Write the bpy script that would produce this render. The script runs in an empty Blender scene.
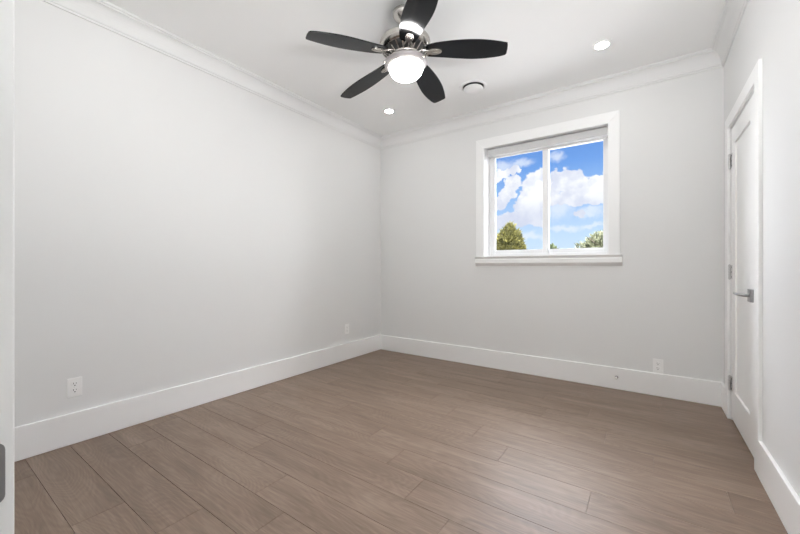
import bpy, bmesh, math, random
from mathutils import Vector, Matrix

scene = bpy.context.scene
COL = scene.collection
R = math.radians

# ------------------------------------------------------------------ camera
cam_data = bpy.data.cameras.new('camera')
cam_data.sensor_width = 36.0
cam_data.lens = 354.0 / 800.0 * 36.0
cam_data.clip_start = 0.01
cam_data.clip_end = 500
cam = bpy.data.objects.new('camera', cam_data)
COL.objects.link(cam)
cam.location = (0, 0, 1.07)
cam.rotation_euler = (R(90), 0, R(35.0))
scene.camera = cam

# ------------------------------------------------------------------ view
vs = scene.view_settings
vs.view_transform = 'Standard'
vs.look = 'None'
vs.exposure = 0.20
vs.gamma = 1.0
vs.use_curve_mapping = False
scene.cycles.use_denoising = True
scene.cycles.max_bounces = 12
scene.cycles.diffuse_bounces = 8
scene.cycles.transparent_max_bounces = 12
scene.cycles.sample_clamp_indirect = 6.0
scene.cycles.caustics_reflective = False
scene.cycles.caustics_refractive = False

BOWL_EMIT = 58.0
DOWN_EMIT = 70.0
HALL_W = 3.0
BACK_DOWN_W = 0.8
REAR_FILL_W = 2.0
BOUNCE_W = 40.0
OVERHEAD_SKY_BOOST = 18.0
SIDE_SKY_BOOST = 9.0

# ------------------------------------------------------------------ world: blue sky with cumulus
world = bpy.data.worlds.new('sky')
scene.world = world
world.use_nodes = True
wt = world.node_tree
wt.nodes.clear()


def N(t, kind, **kw):
    n = t.nodes.new(kind)
    for k, v in kw.items():
        setattr(n, k, v)
    return n


def setin(t, sock, v):
    if isinstance(v, bpy.types.NodeSocket):
        t.links.new(v, sock)
    else:
        sock.default_value = v


def M_(t, op, a, b=None, c=None, clamp=False):
    n = N(t, 'ShaderNodeMath', operation=op)
    n.use_clamp = clamp
    setin(t, n.inputs[0], a)
    if b is not None:
        setin(t, n.inputs[1], b)
    if c is not None:
        setin(t, n.inputs[2], c)
    return n.outputs[0]


def VM(t, op, a, b=None, out=0):
    n = N(t, 'ShaderNodeVectorMath', operation=op)
    setin(t, n.inputs[0], a)
    if b is not None:
        setin(t, n.inputs[1], b)
    return n.outputs[out]


def smooth(t, v, lo, hi):
    n = N(t, 'ShaderNodeMapRange', interpolation_type='SMOOTHSTEP')
    setin(t, n.inputs[0], v)
    n.inputs[1].default_value = lo
    n.inputs[2].default_value = hi
    return n.outputs[0]


def mixc(t, f, a, b, blend='MIX'):
    n = N(t, 'ShaderNodeMix', data_type='RGBA', blend_type=blend)
    setin(t, n.inputs[0], f)
    setin(t, n.inputs[6], a)
    setin(t, n.inputs[7], b)
    return n.outputs[2]


def build_sky():
    t = wt
    tc = N(t, 'ShaderNodeTexCoord')
    d = tc.outputs['Generated']
    sep = N(t, 'ShaderNodeSeparateXYZ')
    t.links.new(d, sep.inputs[0])
    y = M_(t, 'MAXIMUM', sep.outputs[1], 0.12)
    a = M_(t, 'DIVIDE', sep.outputs[0], y)
    b = M_(t, 'DIVIDE', sep.outputs[2], y)
    comb = N(t, 'ShaderNodeCombineXYZ')
    t.links.new(a, comb.inputs[0])
    t.links.new(b, comb.inputs[1])
    p = comb.outputs[0]
    n1 = N(t, 'ShaderNodeTexNoise')
    n1.inputs['Scale'].default_value = 34
    n1.inputs['Detail'].default_value = 7
    n1.inputs['Roughness'].default_value = 0.55
    t.links.new(p, n1.inputs['Vector'])
    n2 = N(t, 'ShaderNodeTexNoise')
    n2.inputs['Scale'].default_value = 85
    n2.inputs['Detail'].default_value = 4
    t.links.new(p, n2.inputs['Vector'])
    off = VM(t, 'SUBTRACT', n1.outputs['Color'], (0.5, 0.5, 0.5))
    sc = N(t, 'ShaderNodeVectorMath', operation='SCALE')
    t.links.new(off, sc.inputs[0])
    sc.inputs['Scale'].default_value = 0.050
    pw = VM(t, 'ADD', p, sc.outputs[0])

    def union(blobs):
        acc = None
        for (x0, y0, rx, ry) in blobs:
            v = VM(t, 'SUBTRACT', pw, (x0, y0, 0))
            v = VM(t, 'MULTIPLY', v, (1 / rx, 1 / ry, 0))
            ln = VM(t, 'LENGTH', v, out=1)
            val = M_(t, 'SUBTRACT', 1.0, ln)
            acc = val if acc is None else M_(t, 'SMOOTH_MAX', acc, val, 0.12)
        return acc

    cumulus = [  # (a, b, radius a, radius b)
        (-0.311, 0.271, 0.0281, 0.0169), (-0.346, 0.262, 0.0293, 0.0201), (-0.309, 0.236, 0.0280, 0.0225), (-0.328, 0.208, 0.0287, 0.0256), (-0.352, 0.182, 0.0294, 0.0260), (-0.254, 0.213, 0.0395, 0.0545), (-0.236, 0.229, 0.0257, 0.0431), (-0.273, 0.171, 0.0404, 0.0386), (-0.249, 0.139, 0.0392, 0.0353), (-0.306, 0.135, 0.0615, 0.0281), (-0.349, 0.130, 0.0411, 0.0259), (-0.231, 0.153, 0.0205, 0.0376), (-0.189, 0.225, 0.0316, 0.0393), (-0.153, 0.210, 0.0372, 0.0436), (-0.119, 0.196, 0.0334, 0.0426), (-0.088, 0.197, 0.0235, 0.0418), (-0.208, 0.194, 0.0224, 0.0398), (-0.160, 0.175, 0.0563, 0.0232), (-0.103, 0.166, 0.0305, 0.0174), (-0.144, 0.136, 0.0184, 0.0089),
        (.02, .20, .06, .08), (-.46, .19, .07, .09), (-.60, .10, .10, .05), (.16, .14, .08, .05)]
    dens = union(cumulus)
    dens = M_(t, 'ADD', dens, M_(t, 'MULTIPLY', M_(t, 'SUBTRACT', n2.outputs['Fac'], 0.5), 0.40))
    mask = smooth(t, dens, 0.08, 0.21)
    soft = union([(-0.292, 0.290, 0.0550, 0.0167), (-0.340, 0.289, 0.0465, 0.0258), (-0.179, 0.102, 0.0721, 0.0130), (-0.114, 0.107, 0.0443, 0.0112), (-0.193, 0.150, 0.0489, 0.0394), (-0.265, 0.085, 0.0587, 0.0165), (-0.196, 0.287, 0.0343, 0.0211), (-0.320, 0.093, 0.0626, 0.0198), (-0.119, 0.138, 0.0490, 0.0175)])
    wisps = M_(t, 'MULTIPLY', smooth(t, soft, 0.0, 0.85), 0.72)

    # clear sky: deep blue overhead, milky near the horizon
    ramp = N(t, 'ShaderNodeValToRGB')
    cr = ramp.color_ramp
    cr.elements[0].position = 0.0
    cr.elements[0].color = (.68, .80, .94, 1)
    cr.elements[1].position = 1.0
    cr.elements[1].color = (.13, .29, .70, 1)
    e = cr.elements.new(0.25); e.color = (.54, .71, .93, 1)
    e = cr.elements.new(0.55); e.color = (.32, .52, .87, 1)
    e = cr.elements.new(0.8); e.color = (.17, .36, .79, 1)
    t.links.new(M_(t, 'DIVIDE', b, 0.34, clamp=True), ramp.inputs[0])
    sky = ramp.outputs[0]
    # cloud colour: sunlit white tops, lavender hollows and bases
    n3 = N(t, 'ShaderNodeTexNoise')
    n3.inputs['Scale'].default_value = 17
    n3.inputs['Detail'].default_value = 5
    t.links.new(VM(t, 'ADD', p, (0.0, 0.013, 0)), n3.inputs['Vector'])
    body = smooth(t, n3.outputs['Fac'], 0.38, 0.60)
    base = smooth(t, b, 0.13, 0.20)
    lit = M_(t, 'MULTIPLY', M_(t, 'ADD', M_(t, 'MULTIPLY', body, 0.72), 0.28), M_(t, 'ADD', M_(t, 'MULTIPLY', base, 0.6), 0.4))
    ccol = mixc(t, lit, (.60, .64, .80, 1), (.96, .96, .98, 1))
    c1 = mixc(t, wisps, sky, (.80, .85, .95, 1))
    c2 = mixc(t, mask, c1, ccol)
    # boost added to the unseen sky overhead and sideways, lighting the room
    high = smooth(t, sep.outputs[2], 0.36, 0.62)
    side_boost = M_(t, 'MAXIMUM', smooth(t, sep.outputs[0], 0.30, 0.62), M_(t, 'MULTIPLY', 1.9, smooth(t, M_(t, 'MULTIPLY', sep.outputs[0], -1.0), 0.46, 0.72)))
    strength = M_(t, 'ADD', M_(t, 'ADD', 1.0, M_(t, 'MULTIPLY', high, OVERHEAD_SKY_BOOST)), M_(t, 'MULTIPLY', side_boost, SIDE_SKY_BOOST))
    c3 = mixc(t, M_(t, 'MULTIPLY', M_(t, 'MINIMUM', M_(t, 'MAXIMUM', high, side_boost), 1.0), 0.85), c2, (1.0, .97, .95, 1))
    # ground half
    c4 = mixc(t, smooth(t, sep.outputs[2], -0.02, 0.0), (.25, .245, .235, 1), c3)
    bg = N(t, 'ShaderNodeBackground')
    t.links.new(c4, bg.inputs[0])
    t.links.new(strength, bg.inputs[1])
    out = N(t, 'ShaderNodeOutputWorld')
    t.links.new(bg.outputs[0], out.inputs[0])


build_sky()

# ------------------------------------------------------------------ sun, unseen ceiling lights and added fill lights
sun_d = bpy.data.lights.new('sun', 'SUN')
sun_d.energy = 1.2
sun_d.angle = R(1.5)
sun_d.color = (1, .95, .86)
sun = bpy.data.objects.new('sun', sun_d)
COL.objects.link(sun)
sun.rotation_euler = (R(48), 0, R(-25))


def area(name, loc, size, watts, color=(1, .995, .985), spread=180):
    d = bpy.data.lights.new(name, 'AREA')
    d.shape = 'DISK'
    d.size = size
    d.energy = watts
    d.color = color
    d.spread = R(spread)
    o = bpy.data.objects.new(name, d)
    COL.objects.link(o)
    o.location = loc
    return o


# the room's two other ceiling lights (behind the photographer's shoulder) and an added hall fill light
area('ceiling_lamp', (-2.27, 0.85, 2.725), 0.10, BACK_DOWN_W)
area('ceiling_lamp', (-0.28, 0.85, 2.725), 0.10, BACK_DOWN_W)
area('hall_fill', (-0.1, -0.95, 2.72), 0.35, HALL_W)
# added fill: a large soft light behind the camera, tilted up into the room
rear_fill = area('soft_fill', (-0.09, -1.25, 1.35), 0.9, REAR_FILL_W, (.985, .995, 1))
rear_fill.rotation_euler = (R(104), 0, R(8))
# second added fill, out of frame beside the camera, bounced off the ceiling
bounce = area('bounce_fill', (0.18, 0.50, 1.50), 0.30, BOUNCE_W, (.985, .995, 1))
bounce.rotation_euler = (R(171), 0, R(80))

# ------------------------------------------------------------------ materials
def principled(name, color, rough=0.5, metal=0.0, spec=0.5, noise=None, bump=None):
    m = bpy.data.materials.new(name)
    m.use_nodes = True
    t = m.node_tree
    b = t.nodes['Principled BSDF']
    b.inputs['Base Color'].default_value = (*color, 1)
    b.inputs['Roughness'].default_value = rough
    b.inputs['Metallic'].default_value = metal
    b.inputs['Specular IOR Level'].default_value = spec
    if noise or bump:
        tc = N(t, 'ShaderNodeTexCoord')
        nz = N(t, 'ShaderNodeTexNoise')
        sc, amt = noise if noise else bump
        nz.inputs['Scale'].default_value = sc
        nz.inputs['Detail'].default_value = 4
        t.links.new(tc.outputs['Object'], nz.inputs['Vector'])
        if noise:
            dark = tuple(c * (1 - amt) for c in color) + (1,)
            c = mixc(t, nz.outputs['Fac'], dark, (*color, 1))
            t.links.new(c, b.inputs['Base Color'])
        if bump:
            bp = N(t, 'ShaderNodeBump')
            bp.inputs['Strength'].default_value = bump[1]
            bp.inputs['Distance'].default_value = 0.001
            nz2 = N(t, 'ShaderNodeTexNoise')
            nz2.inputs['Scale'].default_value = bump[0]
            nz2.inputs['Detail'].default_value = 3
            t.links.new(tc.outputs['Object'], nz2.inputs['Vector'])
            t.links.new(nz2.outputs['Fac'], bp.inputs['Height'])
            t.links.new(bp.outputs[0], b.inputs['Normal'])
    return m


MAT = {}
MAT['wall'] = principled('wall_paint', (.775, .777, .772), 0.55, spec=.3, noise=(1.3, .02), bump=(260, .06))
MAT['ceiling'] = principled('ceiling_paint', (.89, .892, .888), 0.75, spec=.2, noise=(1.1, .02), bump=(200, .05))
MAT['trim'] = principled('white_trim_paint', (.90, .902, .90), 0.32, spec=.5, noise=(2.0, .012))
MAT['crown'] = principled('crown_paint', (.80, .802, .80), 0.5, spec=.3, noise=(2.0, .012))
MAT['vinyl'] = principled('white_window_vinyl', (.86, .865, .87), 0.35, noise=(3.0, .01))
MAT['plastic'] = principled('white_plastic', (.90, .90, .895), 0.3, noise=(8.0, .01))
MAT['shade'] = principled('shade_fabric', (.62, .62, .62), 0.7, noise=(60.0, .06))
MAT['slot'] = principled('dark_slot', (.05, .05, .05), 0.6, noise=(30, .1))
MAT['nickel'] = principled('brushed_nickel', (.56, .535, .50), 0.24, 1.0, noise=(40, .08))
MAT['chrome'] = principled('satin_chrome', (.62, .62, .62), 0.3, 1.0, noise=(60, .08))
MAT['handle'] = principled('handle_nickel', (.40, .40, .40), 0.3, 1.0, noise=(60, .08))
MAT['steel'] = principled('strike_steel', (.36, .36, .37), 0.35, 1.0, noise=(60, .1))
MAT['blade'] = principled('black_blade', (.007, .008, .010), 0.10, spec=.28, noise=(25, .25))
MAT['vent_dark'] = principled('fan_vent_dark', (.02, .02, .02), 0.5, noise=(30, .2))
MAT['ring'] = principled('light_ring_satin', (.40, .375, .375), 0.45, 0.6, noise=(30, .03))
MAT['dark_void'] = principled('closet_dark', (.30, .30, .29), 0.8, noise=(3, .05))
MAT['rubber'] = principled('white_rubber', (.75, .75, .73), 0.6, noise=(30, .03))
MAT['underlay'] = principled('seam_brown', (.05, .04, .032), 0.8, noise=(20, .2))
MAT['ground'] = principled('bounce_ground', (.26, .255, .25), 0.85, noise=(2.0, .12))  # unseen ground kept pale to bounce light onto the ceiling
MAT['bark'] = principled('bark', (.10, .075, .05), 0.9, noise=(14, .5))


def emit_mat(name, color, strength):
    m = bpy.data.materials.new(name)
    m.use_nodes = True
    t = m.node_tree
    b = t.nodes['Principled BSDF']
    b.inputs['Base Color'].default_value = (.9, .9, .9, 1)
    b.inputs['Emission Color'].default_value = (*color, 1)
    b.inputs['Emission Strength'].default_value = strength
    b.inputs['Roughness'].default_value = .3
    return m


MAT['bowl'] = emit_mat('lit_glass_bowl', (1, .992, .98), BOWL_EMIT)
MAT['lens'] = emit_mat('lit_downlight_lens', (1, .992, .98), DOWN_EMIT)


def glass_mat():
    m = bpy.data.materials.new('window_glass')
    m.use_nodes = True
    t = m.node_tree
    t.nodes.clear()
    tr = N(t, 'ShaderNodeBsdfTransparent')
    tr.inputs[0].default_value = (.97, .98, .98, 1)
    gl = N(t, 'ShaderNodeBsdfGlossy')
    gl.inputs['Roughness'].default_value = 0.02
    fr = N(t, 'ShaderNodeFresnel')
    fr.inputs[0].default_value = 1.18  # coated low-reflection glass
    mx = N(t, 'ShaderNodeMixShader')
    t.links.new(fr.outputs[0], mx.inputs[0])
    t.links.new(tr.outputs[0], mx.inputs[1])
    t.links.new(gl.outputs[0], mx.inputs[2])
    o = N(t, 'ShaderNodeOutputMaterial')
    t.links.new(mx.outputs[0], o.inputs[0])
    return m


MAT['glass'] = glass_mat()


def floor_mat():
    m = bpy.data.materials.new('wood_plank_floor')
    m.use_nodes = True
    t = m.node_tree
    b = t.nodes['Principled BSDF']
    uv = N(t, 'ShaderNodeUVMap', uv_map='plank')
    at = N(t, 'ShaderNodeAttribute', attribute_name='tone')
    tone = at.outputs['Fac']
    sep = N(t, 'ShaderNodeSeparateXYZ')
    t.links.new(uv.outputs[0], sep.inputs[0])
    seedv = M_(t, 'MULTIPLY', tone, 37.0)

    def vec(su, sv):
        c = N(t, 'ShaderNodeCombineXYZ')
        t.links.new(M_(t, 'MULTIPLY', sep.outputs[0], su), c.inputs[0])
        t.links.new(M_(t, 'MULTIPLY', sep.outputs[1], sv), c.inputs[1])
        t.links.new(seedv, c.inputs[2])
        return c.outputs[0]

    def noise(v, detail, dist=0.0, rough=.55):
        n = N(t, 'ShaderNodeTexNoise')
        n.inputs['Scale'].default_value = 1
        n.inputs['Detail'].default_value = detail
        n.inputs['Roughness'].default_value = rough
        n.inputs['Distortion'].default_value = dist
        t.links.new(v, n.inputs['Vector'])
        return n.outputs['Fac']

    broad = noise(vec(1.6, 9), 3, 0.6)
    streak = noise(vec(3.2, 62), 5, 0.8, .6)
    fine = noise(vec(14, 330), 3, 0.2)
    # cathedral rings: contour lines of a stretched noise field
    field = noise(vec(1.25, 5.2), 1.5, 0.25, .4)
    rings = M_(t, 'SINE', M_(t, 'MULTIPLY', field, 190.0))
    rings = M_(t, 'MULTIPLY_ADD', rings, 0.5, 0.5)
    knot = smooth(t, noise(vec(2.6, 13), 2, 0.5), 0.66, 0.80)
    v = M_(t, 'ADD', M_(t, 'MULTIPLY', M_(t, 'SUBTRACT', broad, .06), 0.50), M_(t, 'MULTIPLY', streak, 0.50))
    v = M_(t, 'ADD', v, M_(t, 'MULTIPLY', rings, 0.06))
    v = M_(t, 'ADD', v, M_(t, 'MULTIPLY', fine, 0.24))
    v = M_(t, 'ADD', v, M_(t, 'MULTIPLY', M_(t, 'SUBTRACT', tone, 0.5), 0.07))
    ramp = N(t, 'ShaderNodeValToRGB')
    cr = ramp.color_ramp
    cr.elements[0].position = 0.34
    cr.elements[0].color = (.120, .077, .051, 1)
    cr.elements[1].position = 0.86
    cr.elements[1].color = (.300, .220, .168, 1)
    e = cr.elements.new(0.60); e.color = (.198, .138, .100, 1)
    t.links.new(v, ramp.inputs[0])
    col = mixc(t, M_(t, 'MULTIPLY', knot, 0.35), ramp.outputs[0], (.11, .082, .066, 1))
    t.links.new(col, b.inputs['Base Color'])
    rr = M_(t, 'MULTIPLY_ADD', streak, 0.12, 0.36)
    t.links.new(rr, b.inputs['Roughness'])
    b.inputs['Specular IOR Level'].default_value = 0.5
    bp = N(t, 'ShaderNodeBump')
    bp.inputs['Strength'].default_value = 0.12
    bp.inputs['Distance'].default_value = 0.0006
    t.links.new(M_(t, 'ADD', fine, rings), bp.inputs['Height'])
    t.links.new(bp.outputs[0], b.inputs['Normal'])
    return m


MAT['floor'] = floor_mat()


def leaf_mat(name, dark, light):
    m = bpy.data.materials.new(name)
    m.use_nodes = True
    t = m.node_tree
    b = t.nodes['Principled BSDF']
    at = N(t, 'ShaderNodeAttribute', attribute_name='tone')
    c = mixc(t, at.outputs['Fac'], (*dark, 1), (*light, 1))
    t.links.new(c, b.inputs['Base Color'])
    b.inputs['Roughness'].default_value = .65
    b.inputs['Specular IOR Level'].default_value = .2
    return m


MAT['leaf_yellow'] = leaf_mat('pine_needles', (.014, .018, .005), (.175, .160, .046))
MAT['leaf_grey'] = leaf_mat('grey_green_leaves', (.018, .024, .012), (.190, .195, .115))
MAT['leaf_green'] = leaf_mat('green_leaves', (.028, .040, .016), (.110, .130, .060))

# ------------------------------------------------------------------ mesh helpers
def box(bm, x0, x1, y0, y1, z0, z1, mi=0):
    vs_ = [bm.verts.new(p) for p in ((x0, y0, z0), (x1, y0, z0), (x1, y1, z0), (x0, y1, z0),
                                     (x0, y0, z1), (x1, y0, z1), (x1, y1, z1), (x0, y1, z1))]
    for f in ((0, 3, 2, 1), (4, 5, 6, 7), (0, 1, 5, 4), (1, 2, 6, 5), (2, 3, 7, 6), (3, 0, 4, 7)):
        face = bm.faces.new([vs_[i] for i in f])
        face.material_index = mi
    return vs_


def lathe(bm, prof, seg=48, mat=Matrix(), mi=0, smooth_=True, close=True):
    """prof = [(r, z)...] turned round local z."""
    rings = []
    for r, z in prof:
        if r < 1e-6:
            rings.append([bm.verts.new(mat @ Vector((0, 0, z)))])
        else:
            rings.append([bm.verts.new(mat @ Vector((r * math.cos(2 * math.pi * k / seg), r * math.sin(2 * math.pi * k / seg), z))) for k in range(seg)])
    for a, b in zip(rings, rings[1:]):
        for k in range(seg):
            k2 = (k + 1) % seg
            if len(a) == 1 and len(b) == 1:
                continue
            if len(a) == 1:
                f = bm.faces.new((a[0], b[k2], b[k]))
            elif len(b) == 1:
                f = bm.faces.new((a[k], a[k2], b[0]))
            else:
                f = bm.faces.new((a[k], a[k2], b[k2], b[k]))
            f.smooth = smooth_
            f.material_index = mi
    if close:
        for rg, flip in ((rings[0], True), (rings[-1], False)):
            if len(rg) > 1:
                f = bm.faces.new(rg[::-1] if flip else rg)
                f.material_index = mi


def prism(bm, pts, h0, h1, fn, mi=0):
    """2D outline pts extruded from h0 to h1; fn(u, v, h) gives the 3D point."""
    a = [bm.verts.new(fn(u, v, h0)) for u, v in pts]
    b = [bm.verts.new(fn(u, v, h1)) for u, v in pts]
    n = len(pts)
    fs = [bm.faces.new(a[::-1]), bm.faces.new(b)]
    for k in range(n):
        fs.append(bm.faces.new((a[k], a[(k + 1) % n], b[(k + 1) % n], b[k])))
    for f in fs:
        f.material_index = mi
    return fs


def tube(bm, pts, rad, seg=12, mi=0):
    """round bar through pts; rad a number or a list."""
    pts = [Vector(p) for p in pts]
    rads = rad if isinstance(rad, (list, tuple)) else [rad] * len(pts)
    rings = []
    up = Vector((0, 0, 1))
    for i, p in enumerate(pts):
        d = (pts[min(i + 1, len(pts) - 1)] - pts[max(i - 1, 0)]).normalized()
        s = d.cross(up)
        if s.length < 1e-3:
            s = d.cross(Vector((1, 0, 0)))
        s.normalize()
        q = s.cross(d)
        rings.append([bm.verts.new(p + rads[i] * (s * math.cos(2 * math.pi * k / seg) + q * math.sin(2 * math.pi * k / seg))) for k in range(seg)])
    for a, b in zip(rings, rings[1:]):
        for k in range(seg):
            f = bm.faces.new((a[k], a[(k + 1) % seg], b[(k + 1) % seg], b[k]))
            f.smooth = True
            f.material_index = mi
    for rg in (rings[0][::-1], rings[-1]):
        f = bm.faces.new(rg)
        f.material_index = mi


def obj(name, bm, mats, parent=None, bevel=0.0, segs=2, fix=True):
    if fix:
        bmesh.ops.recalc_face_normals(bm, faces=bm.faces[:])
    me = bpy.data.meshes.new(name)
    bm.to_mesh(me)
    bm.free()
    for m in (mats if isinstance(mats, (list, tuple)) else [mats]):
        me.materials.append(MAT[m])
    o = bpy.data.objects.new(name, me)
    COL.objects.link(o)
    if parent is not None:
        o.parent = parent
    if bevel:
        md = o.modifiers.new('bevel', 'BEVEL')
        md.width = bevel
        md.segments = segs
        md.limit_method = 'ANGLE'
        md.angle_limit = R(40)
    return o


def tag(o, label, cat, group=None, kind=None):
    o['label'] = label
    o['category'] = cat
    if group:
        o['group'] = group
    if kind:
        o['kind'] = kind
    return o


def thing(name, loc, label, cat, rotz=0.0, group=None, kind=None):
    o = bpy.data.objects.new(name, None)
    o.empty_display_size = .05
    COL.objects.link(o)
    o.location = loc
    o.rotation_euler = (0, 0, rotz)
    return tag(o, label, cat, group, kind)


BM = bmesh.new

# ------------------------------------------------------------------ room dimensions (metres)
XL, XR = -2.860, 0.476          # left / right wall faces
YB, YF = 3.643, 0.050           # back / front wall faces
ZC = 2.740                      # ceiling
DX0, DX1 = -0.493, 0.320        # doorway the photographer stands in (front wall)
WX0, WX1, WZ0, WZ1 = -1.439, -0.289, 1.180, 2.340   # clear window opening
DY0, DY1, DZ = 2.642, 3.368, 2.040                  # clear closet door opening
HY = -1.70                      # end of the hall
HX0, HX1 = -1.50, 1.30

# ---- floor: planks 187 mm wide running parallel to the back wall
def build_floor():
    rnd = random.Random(11)
    bm = BM()
    uvl = bm.loops.layers.uv.new('plank')
    tl = bm.verts.layers.float.new('tone')
    pitch, y0, L, gap, z = 0.1864, 0.789, 1.22, 0.00035, 0.0
    known = {-2: -1.95, -1: -1.62, 0: -1.30, 1: -1.52, 10: -1.845, 11: -.35, 2: -.690, 3: -.923, 4: -1.167, 5: -.221, 6: -.680, 7: -.912, 8: .026, 9: -.217, 13: .075, 12: -.695}
    xa, xb = HX0 - 1.6, HX1 + .1
    k0 = int(math.floor((HY - .1 - y0) / pitch))
    k1 = int(math.ceil((YB + .05 - y0) / pitch))
    for k in range(k0, k1):
        ya, yb = y0 + k * pitch, y0 + (k + 1) * pitch
        j = known.get(k, rnd.uniform(0, L))
        x = j - math.ceil((j - xa) / L) * L
        while x < xb:
            u0 = rnd.uniform(0, 40)
            v0 = rnd.uniform(0, 40)
            tn = rnd.random()
            flip = rnd.choice((-1, 1))
            c = 0.0010
            gy = gap * 1.5
            o_ = [(x + gap, ya + gy), (x + L - gap, ya + gy), (x + L - gap, yb - gy), (x + gap, yb - gy)]
            i_ = [(x + gap + c, ya + gy + c), (x + L - gap - c, ya + gy + c), (x + L - gap - c, yb - gy - c), (x + gap + c, yb - gy - c)]
            low = [bm.verts.new((p[0], p[1], z - .004)) for p in o_]
            mid = [bm.verts.new((p[0], p[1], z - .0012)) for p in o_]
            top = [bm.verts.new((p[0], p[1], z)) for p in i_]
            fs = [bm.faces.new(top)]
            for q in range(4):
                q2 = (q + 1) % 4
                fs.append(bm.faces.new((mid[q], mid[q2], top[q2], top[q])))
                fs.append(bm.faces.new((low[q], low[q2], mid[q2], mid[q])))
            for vv in low + mid + top:
                vv[tl] = tn
            for f in fs:
                for lp in f.loops:
                    lp[uvl].uv = (u0 + flip * (lp.vert.co.x - x), v0 + lp.vert.co.y - ya)
            x += L
    # underlay seen in the seams
    bv = [bm.verts.new(p) for p in ((xa, HY - .2, -.004), (xb, HY - .2, -.004), (xb, YB + .1, -.004), (xa, YB + .1, -.004))]
    f = bm.faces.new(bv)
    f.material_index = 1
    o = obj('floor', bm, ['floor', 'underlay'], fix=False)
    return tag(o, 'grey-brown wood plank floor running across the whole empty room', 'floor', kind='structure')


build_floor()


def slab(name, boxes, mat, label, cat, bevel=0):
    bm = BM()
    for b in boxes:
        box(bm, *b)
    return tag(obj(name, bm, mat, bevel=bevel), label, cat, kind='structure')


ZW = ZC + .001
slab('ceiling', [(XL - .15, XR + .35, HY - .15, YB + .35, ZC, ZC + .15), (HX0 - .1, XL + .1, HY - .15, YF - .12, ZC, ZC + .15),
                 (XR + .3, HX1 + .15, HY - .15, YF - .02, ZC, ZC + .15)],
     'ceiling', 'smooth white ceiling with the black fan and two lit downlights', 'ceiling')
slab('wall_left', [(XL - .12, XL, YF - .12, YB + .12, -.02, ZW)], 'wall', 'long bare light grey wall on the left with two outlets', 'wall')
wb = BM()
hx0, hx1, hz0, hz1 = WX0 - .016, WX1 + .016, WZ0 - .016, WZ1 + .016
box(wb, XL - .12, hx0, YB, YB + .235, -.02, ZW)
box(wb, hx1, XR + .30, YB, YB + .235, -.02, ZW)
box(wb, hx0, hx1, YB, YB + .235, -.02, hz0)
box(wb, hx0, hx1, YB, YB + .235, hz1, ZW)
tag(obj('wall_back', wb, 'wall'), 'light grey far wall with the sliding window', 'wall', kind='structure')
slab('wall_right', [(XR, XR + .12, YF - .12, DY0 - .02, -.02, ZW), (XR, XR + .12, DY1 + .02, YB + .02, -.02, ZW),
                    (XR, XR + .12, DY0 - .02, DY1 + .02, DZ + .02, ZW)],
     'wall', 'bright light grey wall on the right holding the white door', 'wall')
slab('wall_closet', [(XR + .24, XR + .30, YF - .12, YB + .05, -.02, ZW), (XR + .11, XR + .25, 2.2, 2.26, -.02, ZW)],
     'dark_void', 'plain closet wall behind the closed white door', 'wall')
slab('wall_front', [(XL - .12, DX0 - .02, YF - .12, YF, -.02, ZW), (DX1 + .02, HX1 + .12, YF - .12, YF, -.02, ZW),
                    (DX0 - .02, DX1 + .02, YF - .12, YF, 2.06, ZW)],
     'wall', 'light grey near wall around the doorway the photo is taken from', 'wall')
slab('wall_hall', [(HX0 - .12, HX0, HY, YF - .11, -.02, ZW), (HX1, HX1 + .12, HY, YF - .11, -.02, ZW),
                   (HX0 - .12, HX1 + .12, HY - .12, HY, -.02, ZW)],
     'wall', 'plain light hallway wall behind the doorway', 'wall')

# ---- baseboards
BH, BT = 0.188, 0.017


def baseboard(name, boxes, label):
    bm = BM()
    for b in boxes:
        box(bm, *b)
    return tag(obj(name, bm, 'trim', bevel=.0035, segs=2), label, 'baseboard', kind='structure')


baseboard('baseboard_left', [(XL, XL + BT, YF, YB, 0, BH)], 'tall flat white baseboard along the left wall')
baseboard('baseboard_back', [(XL + BT, XR, YB - BT, YB, 0, BH)], 'tall flat white baseboard under the window')
CY0, CY1 = 2.520, 3.470   # outer edges of the door casing
baseboard('baseboard_right', [(XR - BT, XR, .17, CY0, 0, BH), (XR - BT, XR, CY1, YB - BT, 0, BH)],
          'tall flat white baseboard along the right wall beside the door')
baseboard('baseboard_front', [(XL + BT, DX0 - .10, YF, YF + BT, 0, BH)], 'white baseboard along the near wall left of the doorway')

# ---- crown molding: one swept profile round the room
def crown():
    prof = [(0, 2.604), (.010, 2.604), (.010, 2.616), (.016, 2.620)]
    for k in range(9):
        a = k / 8 * math.pi / 2
        prof.append((.066 - .050 * math.cos(a), 2.622 + .092 * math.sin(a)))
    prof += [(.066, 2.724), (.076, 2.726), (.076, ZC), (0, ZC)]
    bm = BM()
    cs = [(XL, YF, 1, 1), (XR, YF, -1, 1), (XR, YB, -1, -1), (XL, YB, 1, -1)]
    rings = [[bm.verts.new((x + sx * p, y + sy * p, z)) for p, z in prof] for x, y, sx, sy in cs]
    n = len(prof)
    for i in range(4):
        a, b = rings[i], rings[(i + 1) % 4]
        for k in range(n - 1):
            bm.faces.new((a[k], a[k + 1], b[k + 1], b[k]))
    return tag(obj('trim_1', bm, 'crown'), 'white coved crown molding round the top of the walls', 'crown molding', kind='structure')


crown()

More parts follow.
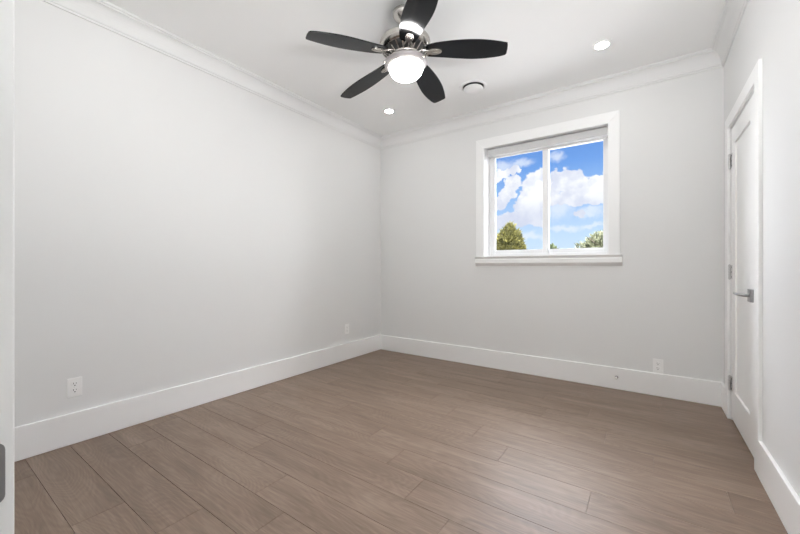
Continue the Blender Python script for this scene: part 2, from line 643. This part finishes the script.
# ---- window casing and stool
def window_trim():
    bm = BM()
    y0, y1 = YB - .021, YB
    ox0, ox1, oz = -1.530, -.200, 2.440
    # mitred frame: left, head, right
    def ring(pts):
        prism(bm, pts, y0, y1, lambda u, v, h: Vector((u, h, v)))
    ring([(ox0, 1.182), (WX0, 1.182), (WX0, WZ1), (ox0, oz)])
    ring([(WX1, 1.182), (ox1, 1.182), (ox1, oz), (WX1, WZ1)])
    ring([(WX0, WZ1), (WX1, WZ1), (ox1, oz), (ox0, oz)])
    t = tag(obj('trim_2', bm, 'trim', bevel=.003), 'flat white casing round the window', 'window casing', kind='structure')
    # jamb liners lining the opening
    bm = BM()
    e = .016
    box(bm, WX0 - e, WX0, YB - .003, 3.80, WZ0 - e, WZ1 + e)
    box(bm, WX1, WX1 + e, YB - .003, 3.80, WZ0 - e, WZ1 + e)
    box(bm, WX0, WX1, YB - .003, 3.80, WZ1, WZ1 + e)
    box(bm, WX0, WX1, YB - .003, 3.80, WZ0 - e, WZ0)
    obj('jamb_liner', bm, 'trim', t)
    # stool: moulded sill, hollow under the lip, rounded band, chamfered apron
    prof = [(0, 1.184), (.046, 1.184), (.047, 1.178), (.043, 1.172), (.034, 1.164), (.029, 1.156), (.029, 1.153), (.036, 1.151),
            (.039, 1.144), (.039, 1.112), (.036, 1.106), (.028, 1.104), (.024, 1.098), (.014, 1.086), (.008, 1.078), (.008, 1.074), (0, 1.074)]
    bm = BM()
    prism(bm, prof, -1.534, -.180, lambda u, v, h: Vector((h, YB - u, v)))
    tag(obj('trim_3', bm, 'trim'), 'white moulded sill under the window', 'window sill', kind='structure')


window_trim()

# ---- the sliding window
def window():
    root = thing('window_1', ((WX0 + WX1) / 2, 3.80, WZ0), 'white vinyl sliding window showing blue sky and clouds', 'window', kind='structure')
    ox, oy, oz = root.location

    def frame_ring(bm, x0, x1, z0, z1, w, y0, y1, wb=None, wt_=None):
        wb = wb or w
        wt_ = wt_ or w
        box(bm, x0 - ox, x0 + w - ox, y0 - oy, y1 - oy, z0 - oz, z1 - oz)
        box(bm, x1 - w - ox, x1 - ox, y0 - oy, y1 - oy, z0 - oz, z1 - oz)
        box(bm, x0 + w - ox, x1 - w - ox, y0 - oy, y1 - oy, z0 - oz, z0 + wb - oz)
        box(bm, x0 + w - ox, x1 - w - ox, y0 - oy, y1 - oy, z1 - wt_ - oz, z1 - oz)

    bm = BM()
    frame_ring(bm, WX0, WX1, WZ0, WZ1, .024, 3.80, 3.875, wb=.034, wt_=.034)
    obj('window_frame', bm, 'vinyl', root, bevel=.002)
    for nm, x0, x1, y0, y1 in (('sash', WX0 + .022, -.828, 3.806, 3.836), ('sash', -.878, WX1 - .022, 3.840, 3.870)):
        bm = BM()
        wl = .052 if x0 > -1 else .036
        z0, z1 = WZ0 + .032, WZ1 - .032
        box(bm, x0 - ox, x0 + (.050 if x0 > -1 else .036) - ox, y0 - oy, y1 - oy, z0 - oz, z1 - oz)
        box(bm, x1 - (.055 if x0 < -1 else .035) - ox, x1 - ox, y0 - oy, y1 - oy, z0 - oz, z1 - oz)
        xa = x0 + (.050 if x0 > -1 else .036)
        xb = x1 - (.055 if x0 < -1 else .035)
        box(bm, xa - ox, xb - ox, y0 - oy, y1 - oy, z0 - oz, z0 + .042 - oz)
        box(bm, xa - ox, xb - ox, y0 - oy, y1 - oy, z1 - .036 - oz, z1 - oz)
        s = obj('sash', bm, 'vinyl', root, bevel=.002)
        bm = BM()
        ym = (y0 + y1) / 2
        box(bm, xa - .004 - ox, xb + .004 - ox, ym - .002 - oy, ym + .002 - oy, z0 + .038 - oz, z1 - .032 - oz)
        obj('pane', bm, 'glass', s)
    # sash lock on the meeting stile
    bm = BM()
    box(bm, -.862 - ox, -.848 - ox, 3.796 - oy, 3.808 - oy, 1.86 - oz, 1.93 - oz)
    obj('sash_lock', bm, 'vinyl', root, bevel=.003)


window()

# ---- roller shade rolled up at the head of the window
def roller_shade():
    x0, x1 = WX0 + .008, WX1 - .006
    yb, yf = 3.775, 3.674
    root = thing('roller_shade', ((x0 + x1) / 2, yb, WZ1), 'grey rolled-up roller shade tucked under the head of the window', 'blind')
    ox, oy, oz = root.location
    bm = BM()
    prof = [(yb, 2.262), (yf + .006, 2.262), (yf, 2.268), (yf, 2.327), (yf + .005, 2.332), (yb, 2.332)]
    prism(bm, prof, x0 + .004, x1 - .004, lambda u, v, h: Vector((h - ox, u - oy, v - oz)))
    obj('cassette', bm, 'shade', root)
    for sx in (x0, x1 - .004):
        bm = BM()
        box(bm, sx - ox, sx + .004 - ox, yf - .001 - oy, yb - oy, 2.260 - oz, 2.333 - oz)
        obj('end_cap', bm, 'plastic', root)
    bm = BM()
    box(bm, x0 + .05 - ox, x1 - .05 - ox, yf + .03 - oy, yb - oy, 2.332 - oz, WZ1 - oz)
    obj('shadow_gap_strip', bm, 'slot', root)  # dark strip standing in for the shadowed gap above the cassette
    bm = BM()
    box(bm, x0 + .02 - ox, x1 - .02 - ox, 3.752 - oy, 3.764 - oy, 2.250 - oz, 2.264 - oz)
    obj('bottom_bar', bm, 'plastic', root, bevel=.002)


roller_shade()

# ---- closet door in the right wall
def closet_door():
    # jamb boards
    bm = BM()
    box(bm, XR + .001, XR + .118, DY0 - .019, DY0, 0, DZ + .019)
    box(bm, XR + .001, XR + .118, DY1, DY1 + .019, 0, DZ + .019)
    box(bm, XR + .001, XR + .118, DY0, DY1, DZ, DZ + .019)
    # stop strips behind the leaf
    box(bm, XR + .050, XR + .066, DY0, DY0 + .012, 0, DZ)
    box(bm, XR + .050, XR + .066, DY1 - .012, DY1, 0, DZ)
    box(bm, XR + .050, XR + .066, DY0 + .012, DY1 - .012, DZ - .012, DZ)
    tag(obj('trim_4', bm, 'trim'), 'white jamb lining the closet doorway', 'door jamb', kind='structure')
    # casing
    bm = BM()
    xf = .460
    box(bm, xf, XR, CY0, CY0 + .090, 0, 2.127)
    box(bm, xf, XR, 3.376, CY1, 0, 2.127)
    box(bm, xf, XR, CY0 + .090, 3.376, 2.046, 2.127)
    tag(obj('trim_5', bm, 'trim', bevel=.002), 'flat white casing round the door on the right wall', 'door casing', kind='structure')
    # leaf: stiles and rails with a recessed flat panel
    lx0, lx1 = .480, .514
    ly0, ly1, lz0, lz1 = DY0 + .003, DY1 - .003, .014, DZ - .003
    root = thing('door_1', (lx0, ly1, 0), 'closed white one-panel door with lever handle on the right wall', 'door', kind='structure')
    ox, oy, oz = root.location
    py0, py1, pz0, pz1 = 2.818, 3.248, .218, 1.912
    bm = BM()

    def b(x0, x1, y0, y1, z0, z1):
        box(bm, x0 - ox, x1 - ox, y0 - oy, y1 - oy, z0 - oz, z1 - oz)
    b(lx0, lx1, ly0, py0, lz0, lz1)
    b(lx0, lx1, py1, ly1, lz0, lz1)
    b(lx0, lx1, py0, py1, lz0, pz0)
    b(lx0, lx1, py0, py1, pz1, lz1)
    obj('door_frame', bm, 'trim', root, bevel=.0015)
    bm = BM()
    box(bm, lx0 + .011 - ox, lx1 - .008 - ox, py0 - .004 - oy, py1 + .004 - oy, pz0 - .004 - oz, pz1 + .004 - oz)
    # sloped sticking at the panel edge
    obj('panel', bm, 'trim', root)
    for zc in (1.811, 1.035, .257):
        bm = BM()
        # leaves on door face and jamb edge, with screw heads
        box(bm, -.0025, 0, -.034, -.003, zc - .049, zc + .049)
        box(bm, .4745 - ox, .4772 - ox, .0045, .0085, zc - .049, zc + .049)
        for dz in (-.034, 0, .034):
            lathe(bm, [(.0045, 0), (.004, .0015), (0, .0018)], 10, Matrix.Translation((-.0025, -.020 + (.006 if dz == 0 else 0), zc + dz)) @ Matrix.Rotation(R(-90), 4, 'Y'), mi=1)
        h = obj('hinge', bm, ['chrome', 'slot'], root)
        h['label'] = 'satin metal hinge'
        bm = BM()
        segs = [zc - .050, zc - .030, zc - .010, zc + .010, zc + .030, zc + .050]
        for a_, b_ in zip(segs, segs[1:]):
            lathe(bm, [(.0062, a_ + .0006), (.0072, a_ + .0015), (.0072, b_ - .0015), (.0062, b_ - .0006)], 14, Matrix.Translation((-.0095, .0035, 0)))
        lathe(bm, [(.0045, zc - .0535), (.0055, zc - .050), (.0045, zc + .050), (.005, zc + .0535)], 12, Matrix.Translation((-.0095, .0035, 0)))
        k = obj('knuckle', bm, 'chrome', h)
    # lever handle on a square rosette
    hy, hz = 2.763, .909
    hroot = bpy.data.objects.new('door_handle', None)
    COL.objects.link(hroot)
    hroot.parent = root
    hroot.location = (0, hy - oy, hz)
    hroot['label'] = 'brushed metal lever handle'
    bm = BM()
    box(bm, -.014, 0, -.036, .036, -.036, .036)
    obj('rosette', bm, 'handle', hroot, bevel=.0015)
    bm = BM()
    tube(bm, [(-.012, 0, 0), (-.032, 0, .001), (-.046, .002, .002), (-.056, .012, .004), (-.060, .030, .005), (-.060, .075, .005), (-.058, .122, .005)],
         [.0105, .0095, .0088, .0080, .0076, .0070, .0055], 14)
    obj('lever', bm, 'handle', hroot)


closet_door()

# ---- jamb and casing of the doorway the photo is taken from
def near_doorway():
    bm = BM()
    box(bm, DX0 - .020, DX0, YF - .135, YF + .0156, 0, 2.045)
    t = tag(obj('trim_6', bm, 'trim', bevel=.0016, segs=3), 'white door jamb at the left edge of the photo', 'door jamb', kind='structure')
    # strike plate let into the jamb
    bm = BM()
    pts = []
    yc, zc, w, h, r = .0430, .8785, .0165, .0290, .008
    for cx_, cz_, a0 in ((w - r, h - r, 0), (-w + r, h - r, 90), (-w + r, -h + r, 180), (w - r, -h + r, 270)):
        for k in range(7):
            a = R(a0 + k * 15)
            pts.append((yc + cx_ + r * math.cos(a), zc + cz_ + r * math.sin(a)))
    prism(bm, pts, DX0 - .001, DX0 + .0004, lambda u, v, q: Vector((q, u, v)))
    box(bm, DX0 + .0003, DX0 + .0008, yc - .012, yc + .004, zc - .014, zc + .014, 1)
    p = obj('strike_plate', bm, ['steel', 'slot'], t)
    p['label'] = 'dark metal strike plate with rounded corners'
    bm = BM()
    box(bm, DX1, DX1 + .020, YF - .135, YF + .015, 0, 2.045)
    box(bm, DX0 - .020, DX1 + .020, YF - .135, YF + .015, 2.045, 2.065)
    tag(obj('trim_7', bm, 'trim', bevel=.0016), 'white jamb and head behind the photographer', 'door jamb', kind='structure')
    bm = BM()
    box(bm, DX0 - .098, DX0 - .020, YF, YF + .014, 0, 2.145)
    box(bm, DX1 + .020, DX1 + .098, YF, YF + .014, 0, 2.145)
    box(bm, DX0 - .020, DX1 + .020, YF, YF + .014, 2.065, 2.145)
    tag(obj('trim_8', bm, 'trim', bevel=.002), 'white casing round the near doorway', 'door casing', kind='structure')


near_doorway()

# ------------------------------------------------------------------ ceiling fan
def ceiling_fan():
    lat, dep = 3.3 / 354 * 2.32, 2.32
    cx, cy = -.5736 * dep + .8192 * lat, .8192 * dep + .5736 * lat
    root = thing('ceiling_fan', (cx, cy, ZC), 'black five-blade ceiling fan with a lit white glass bowl', 'ceiling fan')
    # it hangs about two and a half degrees out of plumb
    root.rotation_euler = Matrix.Rotation(R(-2.8), 3, Vector((-.5736, .8192, 0))).to_euler()
    DROP = .014

    def lz(prof):
        return [(r, z - ZC - (DROP if z < 2.63 else 0)) for r, z in prof]

    def part(name, prof, mat, seg=64, parent=root, close=True, **kw):
        bm = BM()
        lathe(bm, lz(prof), seg, close=close)
        o = obj(name, bm, mat, parent)
        return o

    part('canopy', [(.070, ZC), (.073, 2.734), (.073, 2.726), (.070, 2.715), (.058, 2.697), (.044, 2.684), (.034, 2.676), (.030, 2.668), (.018, 2.664)], 'nickel')
    part('downrod', [(.0127, 2.672), (.0127, 2.578)], 'nickel', 24)
    part('motor_housing', [(.020, 2.606), (.030, 2.602), (.034, 2.584), (.050, 2.578), (.110, 2.573), (.150, 2.567), (.161, 2.560), (.166, 2.550),
                           (.166, 2.540), (.164, 2.537), (.166, 2.534), (.162, 2.520), (.152, 2.506), (.140, 2.500)], 'nickel', 96)
    # dark vent cone with metal ribs
    v = part('vent_cone', [(.140, 2.502), (.118, 2.484), (.100, 2.470), (.090, 2.468)], 'vent_dark', 64)
    bm = BM()
    for k in range(20):
        a = 2 * math.pi * (k + .5) / 20
        ca, sa = math.cos(a), math.sin(a)
        def fn(u, vv, h):
            return Vector((u * ca - h * sa, u * sa + h * ca, vv - ZC - DROP))
        prism(bm, [(.142, 2.500), (.118, 2.479), (.098, 2.463), (.094, 2.470), (.116, 2.488), (.138, 2.506)], -.0045, .0045, fn)
    obj('vent_ribs', bm, 'nickel', v)
    part('hub', [(.098, 2.470), (.101, 2.464), (.101, 2.452), (.092, 2.447), (.082, 2.445), (.082, 2.438), (.070, 2.434)], 'nickel')
    ring = part('light_ring', [(.060, 2.440), (.085, 2.436), (.112, 2.430), (.134, 2.425), (.140, 2.421), (.1415, 2.416), (.139, 2.410),
                               (.130, 2.401), (.1215, 2.3935), (.116, 2.391), (.111, 2.391), (.110, 2.402), (.06, 2.404)], 'ring', 96)
    for a in (R(235), R(355), R(115)):
        bm = BM()
        m = Matrix.Rotation(a, 4, 'Z') @ Matrix.Translation((.132, 0, 2.404 - ZC - DROP)) @ Matrix.Rotation(R(90), 4, 'Y')
        lathe(bm, [(.002, 0), (.002, .012), (.0055, .012), (.0065, .015), (.0065, .021), (.005, .023)], 14, m)
        obj('thumb_screw', bm, 'nickel', ring)
    o = part('light_bowl', [(.1085, 2.3985), (.1095, 2.392), (.1090, 2.384), (.1065, 2.369), (.100, 2.353), (.088, 2.338), (.070, 2.326), (.046, 2.319), (.022, 2.316), (0, 2.3155)],
             'bowl', 64)
    o['label'] = 'glowing white glass bowl'
    # blades
    up_ = [(.150, .040), (.185, .046), (.220, .052), (.300, .065), (.380, .078), (.450, .086), (.520, .087), (.600, .080), (.640, .072)]
    dn_ = [(.640, -.036), (.600, -.048), (.520, -.066), (.450, -.075), (.380, -.079), (.300, -.078), (.220, -.072), (.185, -.066), (.150, -.058)]
    tip = [(.653, .067), (.659, .056), (.661, .018), (.659, -.014), (.655, -.031)]

    def spline(pts, n=4):
        out = []
        for i in range(len(pts) - 1):
            p0 = Vector(pts[max(i - 1, 0)]); p1 = Vector(pts[i]); p2 = Vector(pts[i + 1]); p3 = Vector(pts[min(i + 2, len(pts) - 1)])
            for k in range(n):
                t = k / n
                out.append(.5 * ((2 * p1) + (p2 - p0) * t + (2 * p0 - 5 * p1 + 4 * p2 - p3) * t * t + (3 * p1 - p0 - 3 * p2 + p3) * t ** 3))
        out.append(Vector(pts[-1]))
        return [(p.x, p.y) for p in out]
    root_end = [(.142, -.046), (.138, -.020), (.138, .010), (.143, .032)]
    outline = [(u * .982, vv) for u, vv in spline(up_) + tip + spline(dn_) + root_end]
    blade_me = iron_me = screw_me = None
    for k, ang in enumerate((241.9, 312.7, 25.7, 96.7, 169.7)):
        if blade_me is None:
            bm = BM()
            prism(bm, outline, 0, .007, lambda u, vv, h: Vector((u, vv, h)))
            bl = obj('blade', bm, 'blade', root, bevel=.0012)
            bm = BM()
            oval = [(.188 + .050 * math.cos(R(q * 10)), -.004 + .026 * math.sin(R(q * 10))) for q in range(36)]
            inner = [(.188 + .043 * math.cos(R(q * 10)), -.004 + .020 * math.sin(R(q * 10))) for q in range(36)]
            prism(bm, oval, -.0055, -.0004, lambda u, vv, h: Vector((u, vv, h)))
            prism(bm, inner, -.0085, -.005, lambda u, vv, h: Vector((u, vv, h)))
            prism(bm, [(.232, -.0055), (.145, -.0055), (.145, -.0025), (.232, -.0025)], -.0105, -.008, lambda u, vv, h: Vector((u, vv, h)))
            # twin arms back to the hub
            for s in (-1, 1):
                tube(bm, [(.094, s * .026, -.002), (.118, s * .025, -.003), (.135, s * .018, -.004), (.156, s * .012 - .003, -.004)], [.007, .007, .0065, .006], 10)
            iron = obj('blade_iron', bm, 'nickel', bl, bevel=.001)
            iron['label'] = 'brushed nickel blade bracket with oval plate'
            blade_me, iron_me = bl, iron
        else:
            bl = blade_me.copy(); COL.objects.link(bl); bl.parent = root
            iron = iron_me.copy(); COL.objects.link(iron); iron.parent = bl
        bl.location = (0, 0, 2.468 - ZC)
        bl.rotation_euler = (R(-9.5), R(4.6), R(ang))


ceiling_fan()

# ------------------------------------------------------------------ recessed lights
def downlight(x, y, label, first=None):
    if first:
        r = first.copy(); COL.objects.link(r)
        for ch in first.children:
            c = ch.copy(); COL.objects.link(c); c.parent = r
        r.location = (x, y, ZC)
        r['label'] = label
        return r
    r = thing('recessed_downlight', (x, y, ZC), label, 'ceiling light', group='recessed ceiling lights')
    bm = BM()
    lathe(bm, [(.044, -.0015), (.045, -.006), (.050, -.0075), (.060, -.0065), (.066, -.003), (.068, 0)], 48, close=False)
    obj('trim_ring', bm, 'plastic', r)
    bm = BM()
    lathe(bm, [(.0445, -.002), (.041, -.0045), (.030, -.0055), (0, -.006)], 48, close=False)
    obj('lens', bm, 'lens', r)
    return r


d1 = downlight(-2.270, 3.037, 'round lit recessed ceiling light near the far left corner')
downlight(-0.283, 3.053, 'round lit recessed ceiling light above the window, nearer the right wall', d1)

# ------------------------------------------------------------------ round ceiling air valve
def ceiling_vent():
    r = thing('ceiling_vent', (-1.325, 3.075, ZC), 'round white ceiling vent with a raised centre disc beside the fan', 'vent')
    bm = BM()
    lathe(bm, [(.125, 0), (.124, -.004), (.116, -.009), (.106, -.010), (.098, -.007), (.094, -.001)], 64, close=False)
    obj('flange', bm, 'plastic', r)
    bm = BM()
    lathe(bm, [(.096, -.0008), (.03, -.0006), (0, -.0006)], 48, close=False)
    obj('throat', bm, 'slot', r)
    bm = BM()
    lathe(bm, [(.020, -.001), (.020, -.012), (.080, -.014), (.087, -.018), (.088, -.024), (.084, -.028), (.055, -.032), (0, -.034)], 64, close=False)
    obj('disc', bm, 'plastic', r)


ceiling_vent()

# ------------------------------------------------------------------ electrical outlets
def outlet(loc, rotz, label, first=None):
    if first:
        r = first.copy(); COL.objects.link(r)
        for ch in first.children:
            c = ch.copy(); COL.objects.link(c); c.parent = r
            for g in ch.children:
                d = g.copy(); COL.objects.link(d); d.parent = c
        r.location = loc
        r.rotation_euler = (0, 0, rotz)
        r['label'] = label
        return r
    r = thing('wall_outlet', loc, label, 'electrical outlet', rotz, 'wall outlets')
    # local frame: wall in the xz plane, room towards -y
    bm = BM()
    box(bm, -.035, .035, -.0055, 0, -.0575, .0575)
    obj('cover_plate', bm, 'plastic', r, bevel=.003)
    for s in (-1, 1):
        bm = BM()
        pts = []
        for k in range(24):
            a = R(k * 15)
            x, z = .0172 * math.cos(a), .0172 * math.sin(a)
            pts.append((x, max(-.0142, min(.0142, z)) + s * .0195))
        prism(bm, pts, -.0078, -.005, lambda u, v, h: Vector((u, h, v)))
        f = obj('receptacle', bm, 'plastic', r)
        bm = BM()
        c = s * .0195
        box(bm, -.0078, -.0052, -.0083, -.0070, c + .0005, c + .0095)
        box(bm, .0052, .0074, -.0083, -.0070, c + .0015, c + .0085)
        prism(bm, [(.0032 * math.cos(R(q * 30)), c - .0075 + .0032 * math.sin(R(q * 30))) for q in range(12)], -.0083, -.0070, lambda u, v, h: Vector((u, h, v)))
        obj('slots', bm, 'slot', f)
    bm = BM()
    lathe(bm, [(.0032, 0), (.003, .0012), (0, .0016)], 14, Matrix.Translation((0, -.0055, 0)) @ Matrix.Rotation(R(90), 4, 'X'))
    obj('screw', bm, 'plastic', r)
    return r


o1 = outlet((XL, .629, .339), R(90), 'white duplex outlet low on the left wall nearest the viewer')
outlet((XL, 3.008, .352), R(90), 'small far white outlet on the left wall near the corner', o1)
outlet((.069, YB, .2465), 0, 'white outlet on the far wall sitting on the baseboard below the window', o1)

# ------------------------------------------------------------------ door stop on the back baseboard
def door_stop():
    r = thing('door_stop', (-.225, YB - BT, .107), 'small metal door stop screwed into the far baseboard', 'door stop')
    m = Matrix.Rotation(R(90), 4, 'X')
    bm = BM()
    lathe(bm, [(.013, 0), (.013, .003), (.009, .006), (.005, .010)], 24, m)
    obj('base', bm, 'steel', r)
    bm = BM()
    lathe(bm, [(.0048, .008), (.0048, .036), (.0085, .038), (.0085, .042)], 18, m)
    obj('rod', bm, 'steel', r)
    bm = BM()
    lathe(bm, [(.0088, .041), (.0095, .044), (.0092, .050), (.006, .053), (0, .054)], 18, m)
    obj('rubber_tip', bm, 'rubber', r)


door_stop()

# ------------------------------------------------------------------ outdoors: pale bounce ground and trees
bm = BM()
gp = [bm.verts.new(p) for p in ((-60, 4.2, -.6), (40, 4.2, -.6), (40, 90, -.6), (-60, 90, -.6))]
bm.faces.new(gp)
tag(obj('ground', bm, 'ground'), 'unseen ground outside, made pale to bounce light indoors', 'ground', kind='structure')


def tree(x, y, ztop, rx, rz, leaf, label, seed, n=2600, spiky=True, size=.16, taper=.38):
    rnd = random.Random(seed)
    r = thing('tree', (x, y, -.6), label, 'tree', group='trees outside the window')
    H = ztop + .6
    bm = BM()
    tube(bm, [(0, 0, -.05), (.03, .02, H * .3), (-.02, 0, H * .62), (0, 0, H * .86)], [.16, .13, .09, .03], 10)
    for k in range(9):
        a = k * 2.4
        z0 = H * (.28 + .06 * k)
        tube(bm, [(0, 0, z0), (rx * .35 * math.cos(a), rx * .35 * math.sin(a), z0 + .25), (rx * .7 * math.cos(a), rx * .7 * math.sin(a), z0 + .55)], [.05, .03, .012], 6)
    obj('trunk', bm, 'bark', r)
    bm = BM()
    tl = bm.verts.layers.float.new('tone')
    zc = H - rz
    tufts = []
    lobes = []
    for q in range(16):
        th = rnd.uniform(0, 2 * math.pi)
        cp = rnd.uniform(-.7, .95)
        sp = math.sqrt(1 - cp * cp)
        lobes.append((Vector((math.cos(th) * sp, math.sin(th) * sp, cp)), rnd.uniform(.08, .22)))
    for i in range(n):
        th = rnd.uniform(0, 2 * math.pi)
        cp = rnd.uniform(-.9, 1)
        sp = math.sqrt(1 - cp * cp)
        d = Vector((math.cos(th) * sp, math.sin(th) * sp, cp))
        bulge = .80 + max(w * max(0, d.dot(l)) ** 9 for l, w in lobes)
        rad = (rnd.uniform(.25, 1) ** .45) * bulge * rnd.uniform(.94, 1.04)
        shrink = 1 - taper * max(0, cp) ** 1.3
        c = Vector((d.x * rx * rad * shrink, d.y * rx * rad * shrink, zc + d.z * rz * rad))
        out = (d + Vector((0, 0, .45)) + Vector((rnd.uniform(-.7, .7), rnd.uniform(-.7, .7), rnd.uniform(-.5, .7)))).normalized()
        tone = rnd.random()
        for q in range(4 if spiky else 3):
            dr = (out + Vector((rnd.uniform(-.6, .6), rnd.uniform(-.6, .6), rnd.uniform(-.5, .5)))).normalized()
            side = dr.cross(Vector((rnd.uniform(-1, 1), rnd.uniform(-1, 1), rnd.uniform(-1, 1)))).normalized()
            ln = size * rnd.uniform(.6, 1.25)
            wd = ln * (.10 if spiky else .26)
            p = [c, c + dr * ln * .45 + side * wd, c + dr * ln, c + dr * ln * .45 - side * wd]
            vs_ = [bm.verts.new(pp) for pp in p]
            for v in vs_:
                v[tl] = max(0, min(1, tone * .75 + rnd.uniform(0, .25)))
            bm.faces.new(vs_)
    obj('foliage', bm, leaf, r, fix=False)
    return r


tree(-7.06, 22.0, 3.90, 0.95, 1.90, 'leaf_yellow', 'dense yellow-green tree showing at the lower left of the window', 3, n=4200, size=.32, taper=.55)
tree(-1.75, 20.0, 3.00, 1.75, 1.75, 'leaf_grey', 'pale grey-green tree showing at the lower right corner of the window', 8, n=3200, size=.27)
tree(-6.35, 30.0, 2.95, .95, 1.5, 'leaf_green', 'tiny far treetop beside the centre bar of the window', 5, n=2600, size=.24, spiky=False)
